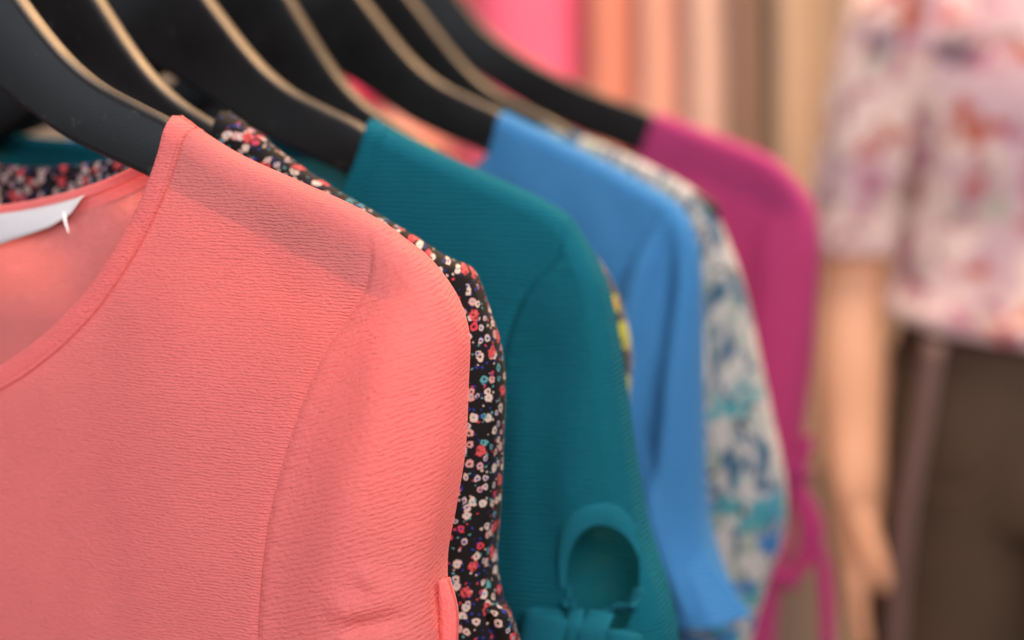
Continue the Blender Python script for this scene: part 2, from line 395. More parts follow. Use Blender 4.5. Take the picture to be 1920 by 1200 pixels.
def fold_sum(P, folds):
    y = np.zeros(len(P))
    for (x0, z0, x1, z1, w, amp) in folds:
        a = np.array([x0, z0]); b = np.array([x1, z1]); ab = b - a; L2 = ab @ ab
        t = ((P - a) @ ab) / L2; q = P - a - t[:, None] * ab; d = np.linalg.norm(q, axis=1)
        y += amp * np.exp(-(d / w) ** 2) * sstep(t, -0.25, 0.15) * (1 - sstep(t, 0.85, 1.3))
    return y
class Garment:
    def __init__(s, name, label, Y, mat, neck_x, outline, seam, side_x=0.175, hem=-0.62, neck_drop=-0.125, back_drop=-0.034, sleeve_end=-0.33, cuff_in=0.150,
                 sx=0.0, dz=0.0, rz=0.0, folds=(), body_folds=(), seed=1, amp=0.0012, sleeve_rot=0.0, bulge=0.010, res=1.0, r=0.0090, hole=None, group=None, cloth=None, out_front=0.010, out_back=0.003, weave=1.0):
        s.weave = weave
        s.mat = mat; s.seed = seed; s.folds = folds; s.body_folds = body_folds; s.amp = amp; s.r = r; s.bulge = bulge; s.out_front = out_front; s.out_back = out_back
        s.e = empty(name, (CX + sx, Y, H + dz), label, cloth or 'blouse', group, rz)
        s.out = spline(outline, 160)                       # neck point -> shoulder -> cuff: the silhouette
        S = np.array(seam[0]); s.S = S
        i = int(np.argmin(np.linalg.norm(s.out - S, axis=1))); s.iS = i
        s.ridge = s.out[:i + 1]; s.sil = s.out[i:]
        s.seam = spline([tuple(s.out[i])] + list(seam[1:]), 90)
        U = s.seam[-1]; s.U = U
        s.side = spline([tuple(U), ((U[0] * 0.5 + side_x * 0.5), U[1] - 0.12), (side_x, hem)], 60)
        s.right = np.vstack([s.seam, s.side[1:]])
        Nk = s.ridge[0]
        def neck(drop):
            a = np.linspace(0, math.pi / 2, 40)
            k = 1.12
            x = -OFF + (Nk[0] + OFF) * np.cos(a) ** k
            z = Nk[1] + (drop - Nk[1]) * np.sin(a) ** 1.25
            return np.stack([x, z], 1)
        s.neck_f = neck(neck_drop); s.neck_b = neck(back_drop)
        s.hem = hem; s.res = res
        s.panel('front_panel', s.neck_f, -1); s.panel('back_panel', s.neck_b, 1)
        s.arm = spline([tuple(U), (U[0] * 0.35 + cuff_in * 0.65, (U[1] + sleeve_end) / 2), (cuff_in, sleeve_end)], 40) if sleeve_end < U[1] - 0.01 else None
        s.sleeve_rot = sleeve_rot; s.hole = hole
        s.sleeves = [s.sleeve(1), s.sleeve(-1)]
    # depth of the cloth in front of (or behind) the hanger plane
    def depth(s, P, sgn, seed=0, right=True):
        D = dist_poly(P, s.out); q = np.clip(D / s.r, 0, 1)
        base = s.r * np.sqrt(np.maximum(0, 1 - (1 - q) ** 2))
        drop = np.clip(np.interp(P[:, 0], s.out[:s.iS + 1, 0], s.out[:s.iS + 1, 1]) - P[:, 1], 0, 1)
        o = s.out_front if sgn < 0 else s.out_back
        y = base + o * (1 - np.exp(-drop / 0.09))
        w = sstep(D, 0.004, 0.03)
        gr = -0.0011 * np.exp(-(dist_poly(P, s.seam) / 0.0022) ** 2) * sstep(D, 0.002, 0.012)      # the sewn armhole sits in a shallow groove
        return y + gr + w * (wobble(P, s.seed + (0 if sgn < 0 else 50) + seed, s.amp))
    def body_depth(s, P, sgn):
        y = s.depth(P, sgn)
        ds = dist_poly(P, s.side); low = sstep(-P[:, 1], -s.U[1] - 0.02, -s.U[1] + 0.04)
        y = y * (1 - low * (1 - np.sqrt(np.clip(ds / 0.03, 0, 1))))
        if sgn < 0: y = y + fold_sum(P, s.body_folds)
        return y
    def panel(s, name, neck, sgn):
        nu, nv = int(110 * s.res), int(190 * s.res)
        left = np.vstack([neck, np.stack([np.full(40, -OFF), np.linspace(neck[-1, 1], s.hem, 41)[1:]], 1)])
        bot = np.stack([np.linspace(-OFF, s.right[-1, 0], 50), np.full(50, s.hem)], 1)
        def res(c, t):
            q = np.r_[0, np.cumsum(np.linalg.norm(np.diff(c, axis=0), axis=1))]; q /= q[-1]
            return np.stack([np.interp(t, q, c[:, j]) for j in (0, 1)], 1)
        u = np.linspace(0, 1, nu); v = np.linspace(0, 1, nv) ** 1.45
        T, B, Lf, R = res(s.ridge, u), res(bot, u), res(left, v), res(s.right, v)
        uu, vv = np.meshgrid(u, v)
        G = ((1 - vv)[..., None] * T[None] + vv[..., None] * B[None] + (1 - uu)[..., None] * Lf[:, None] + uu[..., None] * R[:, None]
             - ((1 - uu) * (1 - vv))[..., None] * T[0] - (uu * (1 - vv))[..., None] * T[-1] - ((1 - uu) * vv)[..., None] * B[0] - (uu * vv)[..., None] * B[-1])
        P = G.reshape(-1, 2)
        y = s.body_depth(P, sgn) * sgn
        V = np.stack([P[:, 0], y, P[:, 1]], 1)
        Vm = V * [-1, 1, 1] - [2 * OFF, 0, 0]
        idx = np.arange(nu * nv).reshape(nv, nu)
        a, b, c, d = idx[:-1, :-1].ravel(), idx[1:, :-1].ravel(), idx[1:, 1:].ravel(), idx[:-1, 1:].ravel()
        Fr = np.stack([a, b, c, d], 1) if sgn < 0 else np.stack([a, d, c, b], 1)
        Fm = Fr[:, ::-1] + len(V)
        VV = np.vstack([V, Vm]); FF = np.vstack([Fr, Fm])
        # weld the two halves along the centre line
        remap = np.arange(len(VV)); cen = np.where(np.abs(V[:, 0] + OFF) < 1e-6)[0]; remap[cen + len(V)] = cen
        FF = remap[FF]
        g3 = V.reshape(nv, nu, 3); arc = np.vstack([np.zeros((1, nu)), np.cumsum(np.linalg.norm(np.diff(g3, axis=0) * [0, 1, 1], axis=2), axis=0)])
        vz = (T[None, :, 1] - arc).ravel(); uv = np.stack([np.r_[V[:, 0], Vm[:, 0]], np.r_[vz, vz]], 1) * s.weave
        return mesh_obj(name, VV, FF, s.mat, s.e, uv)
    def sleeve(s, side):
        nu, nv = int(90 * s.res), int(170 * s.res)
        left = np.vstack([s.seam, s.arm[1:]]) if s.arm is not None else s.seam
        def res(c, t):
            q = np.r_[0, np.cumsum(np.linalg.norm(np.diff(c, axis=0), axis=1))]; q /= q[-1]
            return np.stack([np.interp(t, q, c[:, j]) for j in (0, 1)], 1)
        u = 1 - (1 - np.linspace(0, 1, nu)) ** 1.5; v = np.linspace(0, 1, nv) ** 1.15
        Lf, R = res(left, v), res(s.sil, v)
        G = Lf[:, None] * (1 - u)[None, :, None] + R[:, None] * u[None, :, None]
        P = G.reshape(-1, 2); UU = np.tile(u, nv); VVv = np.repeat(v, nu)
        under = sstep(-P[:, 1], -s.U[1] - 0.005, -s.U[1] + 0.03)
        allV = []; allF = []; allUV = []
        ro = s.sleeve_rot
        for sgn in (-1, 1):
            y = s.depth(P, sgn, 0)
            d_seam = np.abs(UU) * np.linalg.norm(R - Lf, axis=1).repeat(nu)
            proud = 0.0012 * (1 - np.exp(-d_seam / 0.003)) * sstep(VVv, 0.02, 0.1)
            bl = (s.bulge if sgn < 0 else s.bulge * 0.4) * np.sin(np.pi * np.clip(UU, 0, 1) ** 1.5) ** 1.3 * sstep(VVv, 0.05, 0.5)
            pk = 0.00045 * np.sin(P[:, 1] * 700 + 2 * np.sin(P[:, 1] * 90)) * np.exp(-d_seam / 0.006) * (d_seam / (0.002 + d_seam)) * sstep(VVv, 0.02, 0.1)
            y = y + proud + bl + pk
            if sgn < 0: y = y + fold_sum(P, s.folds) * sstep(dist_poly(P, s.out), 0.0, 0.02) * sstep(d_seam, 0.0, 0.02)
            y = y * (1 - under * (1 - np.sqrt(np.clip(d_seam / 0.02, 0, 1))))
            y = np.where(UU > 0.99999, 0, y)
            V = np.stack([P[:, 0] if side > 0 else -2 * OFF - P[:, 0], y * sgn, P[:, 1]], 1)
            idx = np.arange(nu * nv).reshape(nv, nu)
            a, b, c, d = idx[:-1, :-1].ravel(), idx[1:, :-1].ravel(), idx[1:, 1:].ravel(), idx[:-1, 1:].ravel()
            F = np.stack([a, b, c, d], 1) if sgn * side < 0 else np.stack([a, d, c, b], 1)
            if s.hole is not None and sgn < 0:
                hx, hz, hw, hh = s.hole
                def er(Q): return np.sqrt(((Q[:, 0] - hx) / hw) ** 2 + ((Q[:, 1] - hz) / hh) ** 2)
                inner = er(P) < 1.0
                kill = inner[F].sum(1) >= 2
                Fk = F[~kill]; edge = np.unique(F[kill]); edge = edge[np.isin(edge, Fk)]
                e = er(P[edge]); Q = P[edge].copy()
                Q[:, 0] = hx + (Q[:, 0] - hx) / e; Q[:, 1] = hz + (Q[:, 1] - hz) / e
                V[edge, 0] = Q[:, 0] if side > 0 else -2 * OFF - Q[:, 0]; V[edge, 2] = Q[:, 1]
                F = Fk
            g3 = V.reshape(nv, nu, 3); arc = np.hstack([np.zeros((nv, 1)), np.cumsum(np.linalg.norm(np.diff(g3, axis=1), axis=2), axis=1)])
            ux = (Lf[:, :1] + arc) if sgn < 0 else (Lf[:, :1] + front_len + arc[:, -1:] - arc)
            if sgn < 0: front_len = arc[:, -1:]
            UX = ux.ravel()
            off = len(allV) * len(V)
            allV.append(V); allF.append(F + off)
            uv = np.stack([UX * math.cos(ro) - P[:, 1] * math.sin(ro), UX * math.sin(ro) + P[:, 1] * math.cos(ro)], 1)
            allUV.append(uv + [0.37, 0])
        n0 = len(allV[0]); VV = np.vstack(allV); FF = np.vstack(allF); UVs = np.vstack(allUV)
        remap = np.arange(len(VV)); edge = np.where(UU > 0.99999)[0]; remap[edge + n0] = edge
        return mesh_obj('sleeve', VV, remap[FF], s.mat, s.e, UVs)
    def neck_band(s, width=0.013, proud=0.0011, mat=None):
        """folded facing round the neckline with a stitched ridge along its inner edge"""
        for nm, neck, sgn in (('neckband', s.neck_f, -1), ('neckband', s.neck_b, 1)):
            c = spline(neck[::2], 120)
            c = np.vstack([c, (c[:-1] * [-1, 1] - [2 * OFF, 0])[::-1]])
            T = np.gradient(c, axis=0); T /= np.linalg.norm(T, axis=1)[:, None]
            nrm = np.stack([-T[:, 1], T[:, 0]], 1)                       # away from the opening
            if nrm[len(c) // 2, 1] > 0: nrm = -nrm
            prof = [(0.004, -1.6), (0.0, -0.9), (-0.0008, -0.2), (-0.0005, 0.5), (0.0008, 1.0), (0.003, 1.0), (width * 0.6, 0.9), (width - 0.0026, 0.85), (width - 0.0018, 0.15), (width - 0.0010, 1.25), (width - 0.0003, 1.2), (width, -0.3)]
            V = []; UV = []; k = len(prof)
            for (o, h) in prof:
                Q = c + nrm * o
                Qa = np.stack([np.abs(Q[:, 0] + OFF) - OFF, Q[:, 1]], 1)
                # over the hanger the band follows the shoulder ridge
                zr = np.interp(Qa[:, 0], s.ridge[:, 0], s.ridge[:, 1]); Qa[:, 1] = np.where(Qa[:, 0] > s.ridge[0, 0] - 1e-4, np.minimum(Qa[:, 1], zr), Qa[:, 1])
                y = s.body_depth(Qa, sgn) + h * proud * sstep(np.abs(np.linspace(-1, 1, len(c))), 1.0, 0.985) + 0.0003
                V.append(np.stack([Q[:, 0], y * sgn, Qa[:, 1] + 0.0003], 1)); UV.append(np.stack([Q[:, 0] + .11, Q[:, 1]], 1) * s.weave)
            V = np.array(V).transpose(1, 0, 2).reshape(-1, 3); UV = np.array(UV).transpose(1, 0, 2).reshape(-1, 2)
            n = len(c); idx = np.arange(n * k).reshape(n, k)
            a, b, cc, d = idx[:-1, :-1].ravel(), idx[1:, :-1].ravel(), idx[1:, 1:].ravel(), idx[:-1, 1:].ravel()
            F = np.stack([a, d, cc, b], 1) if sgn < 0 else np.stack([a, b, cc, d], 1)
            mesh_obj(nm, V, F, mat or s.mat, s.e, UV)

def RM(pts, Yo, Yn):
    """the same outline carried from one hanger position on the rail to another"""
    k = Yn / Yo
    if len(pts[0]) == 2: return [((CX + a) * k - CX, b * k) for a, b in pts]
    return [((CX + a) * k - CX, b * k, (CX + c) * k - CX, d * k, w, am) for a, b, c, d, w, am in pts]
SH = 0.004       # the far half of a sleeve shows a little beyond its fold
def outl(pts, start=4): return [(x - (SH if i >= start else 0), z) for i, (x, z) in enumerate(pts)]

coral = Garment('coral_blouse', 'coral crepe blouse with stitched neckband and white neck tape, first on the rail', 0.62, M['coral'], 0.10,
    outl([(0.1000, -0.003), (0.1286, -0.0182), (0.1604, -0.0302), (0.1836, -0.0387), (0.2013, -0.0471), (0.2137, -0.0527), (0.2235, -0.0596), (0.2332, -0.0702), (0.2393, -0.0808), (0.2424, -0.0938), (0.2416, -0.1114), (0.2398, -0.1404), (0.2353, -0.1655), (0.2310, -0.1886), (0.2330, -0.215), (0.240, -0.25), (0.244, -0.28)], 5),
    [(0.2000, -0.0462), (0.1990, -0.0696), (0.1915, -0.0836), (0.1795, -0.1002), (0.1690, -0.1217), (0.1595, -0.1481), (0.1525, -0.1749), (0.1485, -0.2041), (0.1460, -0.2400)],
    sleeve_end=-0.28, cuff_in=0.147, sleeve_rot=-0.30, seed=3, amp=0.0014, bulge=0.008, weave=1.5, back_drop=-0.048, neck_drop=-0.132,
    folds=[(0.219, -0.095, 0.182, -0.215, 0.018, 0.0055), (0.226, -0.198, 0.195, -0.205, 0.006, 0.0035), (0.224, -0.210, 0.180, -0.228, 0.007, 0.003), (0.226, -0.203, 0.206, -0.188, 0.005, 0.003), (0.222, -0.206, 0.200, -0.212, 0.004, -0.003)],
    body_folds=[(0.10, -0.10, 0.085, -0.45, 0.035, 0.003)], res=1.35)
coral.neck_band(0.0095)

# ------------------------------------------------------------------ the rest of the row
GR = None
YF, YT, YL, YN = 0.6785, 0.7815, 1.038, 0.860
floral = Garment('floral_blouse', 'black blouse with tiny cream, red and blue flowers, right behind the coral one', YF, M['ditsy'], 0.10,
    [(0.0850, -0.001), (0.1000, -0.0100), (0.1200, -0.0232), (0.1450, -0.0372), (0.1650, -0.0470), (0.1850, -0.0572), (0.2000, -0.0655)] + RM(outl([(0.2255, -0.0690), (0.2325, -0.0850), (0.2385, -0.1035), (0.2400, -0.122), (0.2390, -0.1431), (0.2375, -0.1715), (0.2355, -0.1977), (0.2385, -0.214), (0.2440, -0.2257), (0.2480, -0.245), (0.246, -0.29)], 0), 0.660, YF),
    [(0.1870, -0.0583)] + RM([(0.1900, -0.0696), (0.1800, -0.0836), (0.1650, -0.1002), (0.1560, -0.1217), (0.1460, -0.1481), (0.1400, -0.1749), (0.1350, -0.2041), (0.1330, -0.2400)], 0.660, YF),
    sleeve_end=-0.29, cuff_in=0.14, seed=8, amp=0.001, bulge=0.006, back_drop=-0.030, neck_drop=-0.14, out_front=0.004)
floral.neck_band(0.010)
TEAL_OUT = [(0.0999, -0.0053), (0.1306, -0.0193), (0.1614, -0.0314), (0.1914, -0.0431), (0.2091, -0.0521), (0.2208, -0.0612), (0.2295, -0.0757), (0.2354, -0.0889), (0.2413, -0.1155), (0.2474, -0.1531), (0.2530, -0.1855), (0.2590, -0.2125), (0.2680, -0.2391), (0.2735, -0.2633), (0.276, -0.30), (0.274, -0.34)]
TSEAM = [(0.2130, -0.0560), (0.2020, -0.0740), (0.1870, -0.0910), (0.1775, -0.1136), (0.1734, -0.1362), (0.1680, -0.170), (0.1640, -0.205), (0.162, -0.245)]
teal = Garment('teal_blouse', 'ribbed teal blouse whose sleeve has an oval cut-out tied with a bow', YT, M['teal'], 0.10, RM(outl(TEAL_OUT, 5), 0.795, YT), RM([(x + (0.006 if i else 0), z) for i, (x, z) in enumerate(TSEAM)], 0.795, YT),
    sleeve_end=-0.34, cuff_in=0.172, seed=12, amp=0.0012, bulge=0.010, sleeve_rot=-0.10, hole=(*RM([(0.2390, -0.2345)], 0.795, YT)[0], 0.0182, 0.0295), back_drop=-0.02, neck_drop=-0.13,
    folds=RM([(0.19, -0.15, 0.20, -0.30, 0.014, 0.003), (0.212, -0.12, 0.205, -0.22, 0.016, -0.002)], 0.795, YT))
teal.neck_band(0.010)
navy = Garment('printed_blouse', 'dark navy and olive printed blouse mostly hidden behind the teal one', YN, M['navy'], 0.10,
    [(0.095, -0.018), (0.130, -0.036), (0.160, -0.051), (0.183, -0.066), (0.199, -0.080), (0.2125, -0.102), (0.2185, -0.125), (0.2195, -0.138), (0.2165, -0.17), (0.210, -0.22), (0.208, -0.28), (0.205, -0.34)],
    [(0.176, -0.061), (0.170, -0.085), (0.160, -0.110), (0.150, -0.150), (0.142, -0.20), (0.138, -0.245)], sleeve_end=-0.34, cuff_in=0.145, seed=15, amp=0.0006, res=0.7, out_front=0.003, bulge=0.004, back_drop=-0.06, neck_drop=-0.15)
blue = Garment('blue_blouse', 'cornflower blue blouse with a draped sleeve, between teal and leaf print blouses', 0.957, M['blue'], 0.10,
    outl([(0.1000, -0.001), (0.1374, -0.0176), (0.1721, -0.0332), (0.2026, -0.0486), (0.2193, -0.0576), (0.2277, -0.0731), (0.2314, -0.0981), (0.2330, -0.1551), (0.2350, -0.2031), (0.2385, -0.2451), (0.249, -0.2765), (0.2600, -0.3000)], 4),
    [(0.2080, -0.0530), (0.1985, -0.0700), (0.1850, -0.0900), (0.1750, -0.1136), (0.1700, -0.1362), (0.1640, -0.170), (0.1600, -0.205), (0.158, -0.245)],
    sleeve_end=-0.292, cuff_in=0.178, seed=21, amp=0.002, bulge=0.012, res=0.9, back_drop=-0.075,
    folds=[(0.196, -0.080, 0.176, -0.19, 0.011, 0.009), (0.2125, -0.085, 0.196, -0.24, 0.0125, -0.010), (0.226, -0.09, 0.214, -0.23, 0.008, 0.006), (0.198, -0.21, 0.240, -0.30, 0.009, 0.010), (0.186, -0.20, 0.190, -0.25, 0.008, -0.008)])
leafy = Garment('leaf_print_blouse', 'white blouse printed with blue leaves and turquoise flowers beside the blue one', YL, M['leaf'], 0.10,
    RM(outl([(0.0998, -0.0058), (0.1330, -0.0190), (0.166, -0.0318), (0.2017, -0.0496), (0.2193, -0.0642), (0.2317, -0.0903), (0.2408, -0.1166), (0.25, -0.1561), (0.2593, -0.1958), (0.2668, -0.2289), (0.2675, -0.2628), (0.2578, -0.2947), (0.2481, -0.3305), (0.245, -0.36)], 4), 1.019, YL),
    RM([(0.2030, -0.0500), (0.1985, -0.0700), (0.1850, -0.0900), (0.1750, -0.1136), (0.1700, -0.1362), (0.1640, -0.170), (0.1600, -0.205), (0.158, -0.245)], 1.019, YL),
    sleeve_end=-0.36, cuff_in=0.165, seed=25, amp=0.0015, bulge=0.012, res=0.7, out_front=0.004, back_drop=-0.065)
mag = Garment('magenta_blouse', 'magenta crepe blouse with knotted sleeve ties, last on the rail', 1.234, M['magenta'], 0.10,
    outl([(0.0999, -0.002), (0.1458, -0.0179), (0.1873, -0.0333), (0.2119, -0.0507), (0.2263, -0.0719), (0.231, -0.1032), (0.2298, -0.1387), (0.2269, -0.1867), (0.2219, -0.2353), (0.2165, -0.2700), (0.213, -0.30), (0.2136, -0.335), (0.206, -0.37), (0.202, -0.42)], 3),
    [(0.2020, -0.0430), (0.1930, -0.0700), (0.1830, -0.0900), (0.1750, -0.1136), (0.1700, -0.1362), (0.1640, -0.170), (0.1600, -0.205), (0.158, -0.245)],
    sleeve_end=-0.42, cuff_in=0.150, seed=31, amp=0.0015, bulge=0.009, res=0.8, back_drop=-0.06,
    folds=[(0.195, -0.10, 0.185, -0.24, 0.014, 0.005), (0.214, -0.25, 0.19, -0.27, 0.008, -0.004), (0.213, -0.335, 0.18, -0.35, 0.008, -0.005)])

ORD = ['under the coral blouse', 'under the black floral blouse', 'under the teal blouse', 'under the navy printed blouse', 'under the blue blouse', 'under the leaf print blouse', 'under the magenta blouse']
hanger(0.62, 'curved black satin hanger ' + ORD[0])
WIDE = mesh_obj('arm_bar', *make_hanger(TOP7, LOW7, 0.112), M['hanger'])
hanger(YF, 'curved black satin hanger ' + ORD[1], dz=-0.003, ry=math.radians(4.3))
hanger(YT, 'curved black satin hanger ' + ORD[2], dz=-0.002)
hanger(YN, 'curved black satin hanger ' + ORD[3], dz=-0.003, ry=math.radians(6.5))
hanger(0.957, 'curved black satin hanger ' + ORD[4], dz=0.004)
hanger(YL, 'curved black satin hanger ' + ORD[5], dz=-0.001)
hanger(1.234, 'curved black satin hanger ' + ORD[6], wide=True)
bpy.data.objects.remove(WIDE)

# --- white neck tape and its plastic thread inside the coral collar
def label_tape():
    n = 60; xs = np.linspace(-0.131, 0.041, n); V = []; F = []; UV = []
    wid = np.interp(xs, [-0.131, -0.10, -0.02, 0.0, 0.025, 0.036, 0.041], [0.0015, 0.014, 0.0160, 0.0130, 0.0105, 0.0070, 0.0015])
    neck = coral.neck_b; o = np.argsort(neck[:, 0])
    for i, x in enumerate(xs):
        zt = np.interp(abs(x + OFF) - OFF, neck[o, 0], neck[o, 1]) - 0.0030
        for k in range(6):
            t = k / 5; z = zt - wid[i] * t
            y = coral.body_depth(np.array([[abs(x + OFF) - OFF, z]]), 1)[0] - 0.0015 - 0.0045 * math.sin(math.pi * t * 0.5) * (0.55 + 0.45 * math.sin(x * 70))
            V.append((x, y, z)); UV.append((x, z))
    for i in range(n - 1):
        for k in range(5): F.append((i * 6 + k, i * 6 + k + 1, (i + 1) * 6 + k + 1, (i + 1) * 6 + k))
    o = mesh_obj('neck_tape', V, F, M['satin'], coral.e, UV); o['label'] = 'white satin neck tape'
    md = o.modifiers.new('thickness', 'SOLIDIFY'); md.thickness = 0.0005
    y = coral.body_depth(np.array([[0.03, -0.045]]), 1)[0] - 0.0045
    zt0 = np.interp(0.0325, neck[np.argsort(neck[:, 0]), 0], neck[np.argsort(neck[:, 0]), 1]) - 0.0085
    ribbon('tag_thread', [(0.0320, y, zt0), (0.0330, y - 0.001, zt0 - 0.004), (0.0348, y - 0.001, zt0 - 0.0095)], 0.0016, 0.0008, M['thread'], coral.e, wdir=(1, 0, 0), n=12, taper=[1.8, 1, .4])
label_tape()
# --- coral sleeve tie: a folded end of the cuff tie sticking out of the sleeve
cs = coral.sleeves[0]
ribbon('tie_end', [(0.2318, -0.007, -0.1925), (0.2328, -0.007, -0.1985), (0.2335, -0.006, -0.2080), (0.2322, -0.005, -0.222), (0.2300, -0.004, -0.240), (0.229, -0.003, -0.258)], 0.0085, 0.0065, M['coral'], cs, wdir=(1, -0.25, 0.1), n=50, seg=16, taper=[0.30, .8, .95, 1, 1, 1, .95, .9, .9])
fs = floral.sleeves[0]
tl = RM([(0.2360, -0.2130), (0.2395, -0.2185), (0.2410, -0.2290), (0.2410, -0.240), (0.2400, -0.258)], 0.660, YF)
ribbon('tie_end', [(x, y, z) for (x, z), y in zip(tl, (-0.009, -0.009, -0.008, -0.007, -0.006))], 0.014, 0.010, M['ditsy'], fs, wdir=(1, -0.3, 0.1), n=50, seg=16, taper=[0.25, .75, .95, 1, 1, 1, .95, .9])

# --- teal bow under the cut-out, with the facing round the opening
ts = teal.sleeves[0]; hx, hz, hw, hh = teal.hole
tq = np.empty(len(ts.data.vertices) * 3); ts.data.vertices.foreach_get('co', tq); tq = tq.reshape(-1, 3); tq = tq[:len(tq) // 2]
def surf(x, z):
    d = (tq[:, 0] - x) ** 2 + (tq[:, 2] - z) ** 2; ii = np.argsort(d)[:4]; w = 1 / (d[ii] + 1e-8)
    return (tq[ii, 1] * w).sum() / w.sum()
def facing():
    na = 60; prof = [(0.96, 0.0030), (0.985, 0.0008), (1.0, -0.0006), (1.04, -0.0009), (1.25, -0.0010), (1.46, -0.0009), (1.49, 0.0002)]
    V = []; UV = []; F = []
    for a in np.linspace(math.radians(30), math.radians(186), na):
        fade = min(1.0, (math.degrees(a) - 30) / 50 + 0.06, (186 - math.degrees(a)) / 55 + 0.10)
        for k, o in prof:
            kk = 1 + (k - 1) * (fade if k > 1 else 1)
            x = hx + hw * math.cos(a) * kk; z = hz + hh * math.sin(a) * (1 + (kk - 1) * 0.75)
            V.append((x, surf(x, z) + o, z)); UV.append((a * 0.02, kk * 0.02))
    k = len(prof)
    for i in range(na - 1):
        for j in range(k - 1): F.append((i * k + j, i * k + j + 1, (i + 1) * k + j + 1, (i + 1) * k + j))
    mesh_obj('opening_facing', V, F, M['teal_tie'], ts, UV)
facing()
zb = hz - hh + 0.0165; yb = surf(hx, hz - hh - 0.003) - 0.004; yl = min(yb, surf(hx - 0.02, zb - 0.01) - 0.004, surf(hx - 0.032, zb - 0.012) - 0.004)
T_ = M['teal_tie']
ribbon('bow_strap', [(hx - hw * 1.06, yb + 0.0115, hz - 0.004), (hx - hw * 0.97, yb + 0.0085, hz - 0.012), (hx - 0.0135, yb + 0.003, zb + 0.003), (hx - 0.009, yb, zb - 0.006)], 0.0068, 0.0016, T_, ts, wdir=(1, -0.5, 0.2))
ribbon('bow_strap', [(hx + hw * 1.05, yb + 0.0125, hz - 0.001), (hx + hw * 0.88, yb + 0.0075, hz - 0.009), (hx + 0.0085, yb + 0.002, zb + 0.003), (hx + 0.003, yb, zb - 0.008)], 0.0105, 0.0018, T_, ts, wdir=(1, -0.3, 0.7))
ribbon('bow_loop', [(hx - 0.004, yl - 0.004, zb - 0.010), (hx - 0.016, yl - 0.009, zb - 0.008), (hx - 0.030, yl - 0.008, zb - 0.011), (hx - 0.036, yl - 0.002, zb - 0.013), (hx - 0.028, yl + 0.003, zb - 0.013), (hx - 0.006, yl, zb - 0.011)], 0.024, 0.0040, T_, ts, wdir=(0.2, 0, 1), n=50, seg=16, taper=[.35, .75, 1.0, 1.05, 1, .5])
ribbon('bow_loop', [(hx + 0.003, yb - 0.004, zb - 0.011), (hx + 0.012, yb - 0.009, zb - 0.010), (hx + 0.022, yb - 0.007, zb - 0.014), (hx + 0.026, yb - 0.001, zb - 0.017), (hx + 0.018, yb + 0.003, zb - 0.016), (hx + 0.004, yb, zb - 0.012)], 0.020, 0.0030, T_, ts, wdir=(-0.35, 0, 1), n=50, seg=16, taper=[.35, .75, 1.0, 1.0, 1, .5])
ribbon('bow_knot', [(hx - 0.0085, yb - 0.001, zb + 0.001), (hx - 0.0065, yb - 0.008, zb - 0.004), (hx - 0.0075, yb - 0.009, zb - 0.016)], 0.0085, 0.0034, T_, ts, wdir=(1, 0, 0.25), n=20, seg=16)
ribbon('bow_knot', [(hx + 0.0045, yb - 0.001, zb + 0.002), (hx + 0.0035, yb - 0.009, zb - 0.005), (hx + 0.0015, yb - 0.010, zb - 0.018)], 0.0150, 0.0036, T_, ts, wdir=(1, 0, 0.12), n=20, seg=16)
for dxx in (-0.012, 0.006):
    ribbon('bow_tail', [(hx + dxx * 0.4, yb - 0.003, zb - 0.012), (hx + dxx, yb - 0.005, zb - 0.035), (hx + dxx * 1.5, yb - 0.002, zb - 0.075)], 0.012, 0.0022, T_, ts, wdir=(1, 0, 0.1), n=20)

# --- blue turned cuff: a darker inside shows in the sleeve mouth
bs = blue.sleeves[0]
def cuff():
    nu, nv = 60, 50; V = []; UV = []; F = []
    A = np.array([0.1965, -0.222]); Lb = np.array([0.1880, -0.2935]); Rb = np.array([0.2560, -0.2960])
    for i in range(nv):
        t = i / (nv - 1)
        for j in range(nu):
            u = j / (nu - 1)
            spread = 0.06 + 0.94 * t ** 0.75
            c = A * (1 - t) + (Lb * 0.42 + Rb * 0.58) * t
            x = c[0] + (u - 0.42) * (Rb[0] - Lb[0]) * spread; z = c[1] + 0.006 * t * math.sin(u * math.pi) * -1
            y = -0.020 - 0.016 * math.sin(math.pi * (0.12 + 0.76 * u)) * spread - 0.0018 * spread * math.sin(u * 11 + 1.2 * t) * (1 - 0.4 * t) + 0.012 * max(0.0, u - 0.75) * 4 * t
            V.append((x, y, z)); UV.append((x, z))
    for i in range(nv - 1):
        for j in range(nu - 1): F.append((i * nu + j, (i + 1) * nu + j, (i + 1) * nu + j + 1, i * nu + j + 1))
    o = mesh_obj('flared_cuff', V, F, M['blue'], bs, UV); md = o.modifiers.new('thickness', 'SOLIDIFY'); md.thickness = 0.0006
cuff()
ribbon('cuff_tie', [(0.1975, -0.026, -0.226), (0.1935, -0.030, -0.214), (0.1895, -0.030, -0.2005)], 0.0085, 0.0030, M['blue'], bs, wdir=(1, -0.2, 0.3), n=20, taper=[1, .8, .35])
ribbon('cuff_tie', [(0.1975, -0.026, -0.226), (0.2010, -0.031, -0.216), (0.2040, -0.030, -0.206)], 0.0075, 0.0030, M['blue'], bs, wdir=(1, -0.2, -0.3), n=20, taper=[1, .8, .3])

